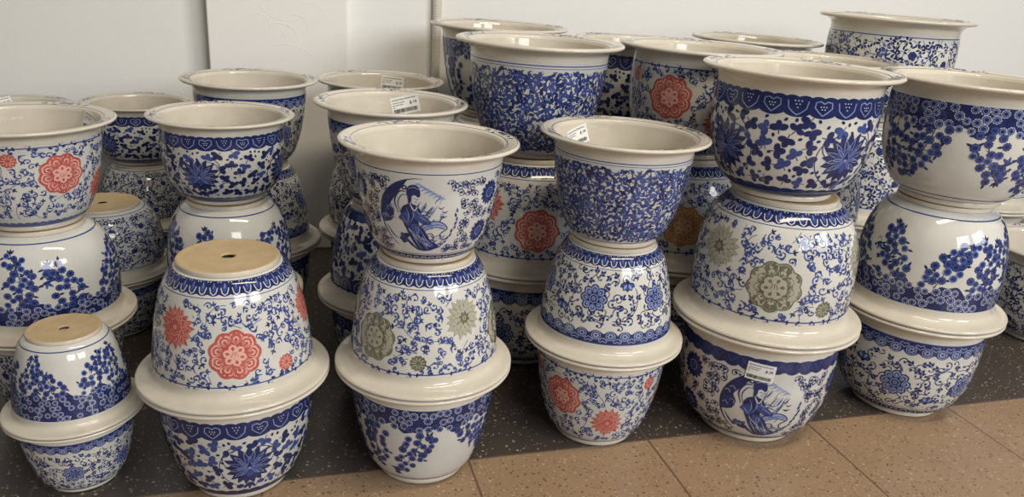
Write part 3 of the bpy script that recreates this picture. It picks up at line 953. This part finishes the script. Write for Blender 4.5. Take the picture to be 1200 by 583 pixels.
STACKS['backB'] = stack(-.612, 1.768, A,
  ('lotus', .148, .191, .0, 'floor pot in deep shade at the base of the stack before the wall pier'),
  ('border_lap', .148, .191, .1, 'upside-down bordered pot in shade before the wall pier'),
  ('border', .148, .191, .4, 'upright pot with roundel border directly in front of the wall pier'))
STACKS['backC'] = stack(-1.25, 1.90, A,
  ('vine', .136, .150, .0, 'hidden floor pot of the stack in the corner of the picture'),
  ('border', .136, .150, .0, 'hidden upside-down pot of the stack in the corner of the picture'),
  ('prunus', .136, .150, .0, 'pot of which only the rim shows, behind the red-flowered pot, at the edge'))
STACKS['midA'] = stack(-.25, 1.51, A,
  ('lotus', .147, .196, .5, 'shaded lotus pot on the floor behind the lady stack'),
  ('lotus', .147, .195, .2, 'upside-down blue leaf pot behind the lady stack'),
  ('border_lap', .147, .196, .6, 'upright roundel-border pot with a tilted $19 tag inside, behind the lady pot'))
STACKS['midB'] = stack(-.346, 1.926, A,
  ('border', .154, .189, .0, 'hidden floor pot of the stack by the striped pipe'),
  ('vine', .154, .188, .0, 'upside-down vine pot glimpsed behind the $19 pot'),
  ('prunus', .154, .189, .0, 'pot with a flat tag inside its rim, beside the striped pipe'))
STACKS['midC'] = stack(.03, 1.67, A,
  ('border_round', .175, .236, .3, 'large shaded pot with roundel border on the floor between two front stacks'),
  ('red_round', .175, .236, .15, 'large upside-down red-flowered pot under the big blue scroll pot'),
  ('damask', .175, .233, .9, 'largest upright pot covered in blue hooked scrolls, behind the lady pot'))
STACKS['midD'] = stack(-.07, 2.10, A,
  ('lotus_round', .178, .234, .0, 'hidden floor pot at the base of the stack behind the big scroll pot'),
  ('vine', .178, .234, .0, 'upside-down pot hidden behind the big scroll pot'),
  ('prunus', .178, .232, .2, 'large blossom pot beside the striped pipe, behind the big scroll pot'))
STACKS['midE'] = stack(.30, 2.13, A,
  ('border_round', .172, .228, .0, 'hidden floor pot at the base of the stack by the wall'),
  ('vine', .172, .228, .0, 'hidden upside-down pot by the wall under a lotus pot'),
  ('lotus_round', .172, .228, 1.2, 'lotus pot seen in the gap between the scroll pot and a red-flowered pot'))
STACKS['midF'] = stack(.384, 1.77, A,
  ('vine', .175, .236, .0, 'deeply shaded vine pot on the floor behind the lady-and-tag pot'),
  ('ochre', .175, .236, .1, 'large upside-down pot with ochre flowers, behind the fine scroll pot'),
  ('red_round', .175, .235, .35, 'large upright pot with a red peony, behind the big lotus pot'))
STACKS['backG'] = stack(.645, 2.28, A,
  ('vine', .180, .232, .0, 'hidden floor pot of the stack nearest the wall'),
  ('border_round', .180, .232, .0, 'hidden upside-down pot of the stack nearest the wall'),
  ('prunus_bowl', .180, .233, .0, 'pot showing only a thin rim against the wall beside the tallest pot'))
STACKS['backI'] = stack(.72, 1.92, A,
  ('vine', .165, .228, .0, 'hidden floor pot behind the large stack with the $29 tag'),
  ('border_round', .165, .229, .3, 'upside-down mandala pot glimpsed between the two largest front stacks'),
  ('prunus_round', .165, .228, .0, 'pot whose rim shows right behind the big lotus pot'))
STACKS['backH'] = stack(.962, 2.15, A,
  ('border_round', .190, .260, .0, 'hidden floor pot under the tallest stack'),
  ('vine', .190, .260, .3, 'upside-down vine pot glimpsed beside the mandala pot in the tallest stack'),
  ('vine', .190, .262, .0, 'tallest pot of all, blue vine leaves, against the bare wall'))
STACKS['edge1'] = stack(1.44, 1.96, A,
  ('vine', .190, .250, .0, 'open vine pot standing alone on the floor at the picture edge'))
STACKS['edge2'] = stack(1.42, 2.40, A,
  ('vine_tall', .190, .255, .0, 'dark vine pot on the floor behind the open edge pot'),
  ('damask', .190, .250, .0, 'upside-down scroll pot behind the open edge pot'))

price_tag(STACKS['front5'][0], '29', .10, .74, -.08, False, .050, .034)
price_tag(STACKS['midA'][2], '19', PI - .25, .86, .28, True, .060, .036)
price_tag(STACKS['midB'][2], '19', PI - .25, .85, -.05, True, .060, .036)
price_tag(STACKS['front4'][2], '19', PI + .85, .83, .25, True, .052, .034)
price_tag(STACKS['left1'][2], '19', PI - 1.2, .86, -.2, True, .052, .034)
price_tag(STACKS['backC'][2], '19', PI + .2, .86, .2, True, .052, .034)

# ------------------------------------------------------------------ the setting
ANG = math.radians(16.9)
TX, TY = Vector((math.cos(ANG), math.sin(ANG), 0)), Vector((-math.sin(ANG), math.cos(ANG), 0))   # along and towards the wall
def room(t, d, z=0): return TX * t + TY * d + Vector((0, 0, z))

def box_mesh(name, t0, t1, d0, d1, z0, z1, mat, bev=0.0):
    import bmesh
    bm = bmesh.new()
    vs = [bm.verts.new(room(t, d, z)) for z in (z0, z1) for d in (d0, d1) for t in (t0, t1)]
    for f in ((0, 2, 3, 1), (4, 5, 7, 6), (0, 1, 5, 4), (2, 6, 7, 3), (0, 4, 6, 2), (1, 3, 7, 5)): bm.faces.new([vs[i] for i in f])
    if bev: bmesh.ops.bevel(bm, geom=list(bm.edges), offset=bev, segments=3, affect='EDGES', profile=.5)
    me = bpy.data.meshes.new(name); bm.to_mesh(me); bm.free(); me.materials.append(mat)
    return me

def floor_mat():
    m, nt, p = new_mat('terrazzo_tiles')
    N, Lk = nt.nodes, nt.links
    geo = N.new('ShaderNodeNewGeometry')
    rot = N.new('ShaderNodeVectorRotate'); rot.rotation_type = 'Z_AXIS'; rot.inputs['Angle'].default_value = -ANG
    Lk.new(geo.outputs['Position'], rot.inputs['Vector'])
    sep = N.new('ShaderNodeSeparateXYZ'); Lk.new(rot.outputs['Vector'], sep.inputs['Vector'])
    def math_(op, a, b=None):
        n = N.new('ShaderNodeMath'); n.operation = op
        for i, q in enumerate((a, b)):
            if q is None: continue
            if isinstance(q, (int, float)): n.inputs[i].default_value = q
            else: Lk.new(q, n.inputs[i])
        return n.outputs[0]
    t, d = sep.outputs['X'], sep.outputs['Y']
    T, T0, DB = .357, .656, 1.170
    dark = math_('GREATER_THAN', d, DB)
    def grout(c, off, size, w):
        q = math_('DIVIDE', math_('SUBTRACT', c, off), size)
        fr = math_('SUBTRACT', q, math_('FLOOR', q))
        dist = math_('MULTIPLY', math_('MINIMUM', fr, math_('SUBTRACT', 1.0, fr)), size)
        return math_('LESS_THAN', dist, w)
    g = math_('MAXIMUM', grout(t, T0, T, .0022), grout(d, DB, .714, .0022))
    def speck(scale, thr, r):
        v = N.new('ShaderNodeTexVoronoi'); v.inputs['Scale'].default_value = scale; Lk.new(geo.outputs['Position'], v.inputs['Vector'])
        near = math_('LESS_THAN', v.outputs['Distance'], r)
        s2 = N.new('ShaderNodeSeparateColor'); Lk.new(v.outputs['Color'], s2.inputs['Color'])
        return math_('MULTIPLY', near, math_('GREATER_THAN', s2.outputs[0], thr)), s2.outputs[1]
    nz = N.new('ShaderNodeTexNoise'); nz.inputs['Scale'].default_value = 9; nz.inputs['Detail'].default_value = 5; Lk.new(geo.outputs['Position'], nz.inputs['Vector'])
    def mix(f, a, b):
        n = N.new('ShaderNodeMix'); n.data_type = 'RGBA'
        for s, q in ((n.inputs[0], f), (n.inputs[6], a), (n.inputs[7], b)):
            if isinstance(q, tuple): s.default_value = q
            elif isinstance(q, (int, float)): s.default_value = q
            else: Lk.new(q, s)
        return n.outputs[2]
    light = mix(nz.outputs['Fac'], srgb(150, 124, 98), srgb(166, 140, 112))
    darkc = mix(nz.outputs['Fac'], srgb(66, 60, 56), srgb(84, 76, 70))
    base = mix(dark, light, darkc)
    for sc, thr, r in ((105, .6, .27), (190, .6, .3), (58, .84, .15)):
        s, pick = speck(sc, thr, r)
        tone = mix(math_('GREATER_THAN', pick, .62), srgb(72, 58, 48), srgb(198, 180, 158))
        base = mix(math_('MULTIPLY', s, .65), base, tone)
    base = mix(g, base, mix(dark, srgb(112, 92, 74), srgb(92, 84, 76)))
    Lk.new(base, p.inputs['Base Color'])
    p.inputs['Roughness'].default_value = .34
    b = N.new('ShaderNodeBump'); b.inputs['Strength'].default_value = .3; b.inputs['Distance'].default_value = .002; b.invert = True
    Lk.new(g, b.inputs['Height']); Lk.new(b.outputs['Normal'], p.inputs['Normal'])
    return m

def wall_mat(name, c1, c2):
    m, nt, p = new_mat(name); N, Lk = nt.nodes, nt.links
    geo = N.new('ShaderNodeNewGeometry'); nz = N.new('ShaderNodeTexNoise'); nz.inputs['Scale'].default_value = 2.5; nz.inputs['Detail'].default_value = 4
    Lk.new(geo.outputs['Position'], nz.inputs['Vector'])
    rp = N.new('ShaderNodeValToRGB'); rp.color_ramp.elements[0].color = c1; rp.color_ramp.elements[1].color = c2
    Lk.new(nz.outputs['Fac'], rp.inputs['Fac']); Lk.new(rp.outputs['Color'], p.inputs['Base Color'])
    n2 = N.new('ShaderNodeTexNoise'); n2.inputs['Scale'].default_value = 180; Lk.new(geo.outputs['Position'], n2.inputs['Vector'])
    b = N.new('ShaderNodeBump'); b.inputs['Strength'].default_value = .12; b.inputs['Distance'].default_value = .002
    Lk.new(n2.outputs['Fac'], b.inputs['Height']); Lk.new(b.outputs['Normal'], p.inputs['Normal'])
    p.inputs['Roughness'].default_value = .7
    return m
M_WALL = wall_mat('painted_wall', srgb(235, 235, 231), srgb(239, 239, 236))
M_BOARD = wall_mat('white_board_paint', srgb(240, 239, 234), srgb(244, 243, 239))

DW = 2.38
fl = obj('floor', box_mesh('floor', -3.2, 3.6, -2.5, DW + .1, -.05, 0, floor_mat())); fl['kind'] = 'structure'
wl = obj('wall_back', box_mesh('wall_back', -3.2, 3.6, DW, DW + .1, 0, 2.9, M_WALL)); wl['kind'] = 'structure'

# camera first: the wall things are set out with it
CAM_H, F_PX, PITCH, ROLL = .85, 918.0, math.radians(19.9), math.radians(3.8)
fw = Vector((0, math.cos(PITCH), -math.sin(PITCH))); rt = Vector((1, 0, 0)); upv = rt.cross(fw)
rt2 = math.cos(ROLL) * rt + math.sin(ROLL) * upv; up2 = -math.sin(ROLL) * rt + math.cos(ROLL) * upv
cam = bpy.data.cameras.new('camera'); co = bpy.data.objects.new('camera', cam); COL.objects.link(co)
cam.sensor_fit = 'HORIZONTAL'; cam.sensor_width = 36; cam.lens = F_PX / 1200 * 36; cam.clip_start = .02
co.matrix_world = Matrix.Translation((0, 0, CAM_H)) @ Matrix((rt2, up2, -fw)).transposed().to_4x4()
scene.camera = co

# shallow pier standing out from the wall, with faint plaster curls on its face
PD = DW - .07
pier = obj('wall_pier', box_mesh('wall_pier', -.190, .178, PD, DW - .0005, 0, 2.9, M_BOARD, .004)); pier['kind'] = 'structure'
def tube(pts, r, sides=6):
    V, F = [], []
    for i, p in enumerate(pts):
        q = (pts[min(i + 1, len(pts) - 1)] - pts[max(i - 1, 0)]).normalized(); a = TY if abs(q.dot(TY)) < .9 else Vector((0, 0, 1))
        s = q.cross(a).normalized(); t = s.cross(q)
        for k in range(sides): V.append(p + (s * math.cos(TAU * k / sides) + t * math.sin(TAU * k / sides)) * r)
    for i in range(len(pts) - 1):
        for k in range(sides): a, b = i * sides + k, i * sides + (k + 1) % sides; F.append((a, b, b + sides, a + sides))
    return V, F
V, F = [], []
def emboss(pts):
    v, f = tube([room(t, PD + .0009, z) for t, z in pts], .0016); b = len(V); V.extend(v); F.extend(tuple(b + i for i in q) for q in f)
def curl2(t, z, a, ln, turn):
    out = [(t, z)]
    for k in range(16): a += turn / 16; t += ln / 16 * math.cos(a); z += ln / 16 * math.sin(a); out.append((t, z))
    return out
for q in ((-.03, .655, .5, .11, -2.0), (.03, .70, .9, .12, -2.2), (-.02, .60, .3, .13, -1.2), (-.09, .655, 1.6, .10, -3.2), (.01, .625, 2.8, .07, -4.4), (-.06, .72, -1.3, .14, 1.8), (.07, .64, 1.2, .09, 2.6)):
    emboss(curl2(*q))
me = bpy.data.meshes.new('plaster_relief'); me.from_pydata([tuple(v) for v in V], [], F); me.materials.append(M_BOARD)
me.polygons.foreach_set('use_smooth', np.ones(len(me.polygons), dtype=bool))
o = obj('plaster_relief', me, pier)

# ribbed conduit running up the wall
def conduit(t, r=.0135, z1=2.4):
    V, F = [], []; n = 16; rows = int(z1 / .007)
    c = room(t, DW - r - .003, 0)
    prof = []
    for i in range(rows):
        z = i * .007
        prof += [(z, r * .90), (z + .002, r), (z + .005, r)]
    for z, q in prof:
        for k in range(n): V.append((c.x + q * math.cos(TAU * k / n), c.y + q * math.sin(TAU * k / n), z))
    for i in range(len(prof) - 1):
        for k in range(n): a, b = i * n + k, i * n + (k + 1) % n; F.append((a, b, b + n, a + n))
    me = bpy.data.meshes.new('conduit'); me.from_pydata(V, [], F); me.materials.append(plain('conduit_plastic', srgb(214, 208, 198), .5))
    me.polygons.foreach_set('use_smooth', np.ones(len(me.polygons), dtype=bool))
    o = obj('conduit_pipe', me); o['label'] = 'thin ribbed white conduit running up the wall'; o['category'] = 'pipe'
    return o
conduit(.441)

# ------------------------------------------------------------------ light
w = bpy.data.worlds.new('world'); scene.world = w; w.use_nodes = True
bg = w.node_tree.nodes['Background']; bg.inputs['Color'].default_value = (1.0, .93, .84, 1); bg.inputs['Strength'].default_value = .11

def area(name, loc, target, sx, sy, power, col):
    l = bpy.data.lights.new(name, 'AREA'); l.shape = 'RECTANGLE'; l.size = sx; l.size_y = sy; l.energy = power; l.color = col
    o = bpy.data.objects.new(name, l); COL.objects.link(o); o.location = loc
    o.rotation_euler = (Vector(target) - Vector(loc)).to_track_quat('-Z', 'Y').to_euler()
    return o
area('window_daylight', (2.4, -2.7, 2.3), (.2, 1.6, .4), 1.7, 1.5, 84, (.96, .97, .99))
area('window_daylight', (4.2, -1.3, 2.3), (.2, 1.6, .4), 1.7, 1.5, 84, (.96, .97, .99))
area('ceiling_lamp', (.9, .5, 2.75), (.5, 1.6, .4), 1.8, .3, 36, (1.0, .86, .66))

for o in scene.objects:
    if 'design' in o: del o['design']

vs = scene.view_settings
scene.display_settings.display_device = 'sRGB'
vs.view_transform = 'Standard'; vs.look = 'None'; vs.gamma = 1.0; vs.use_curve_mapping = False; vs.exposure = 0.16
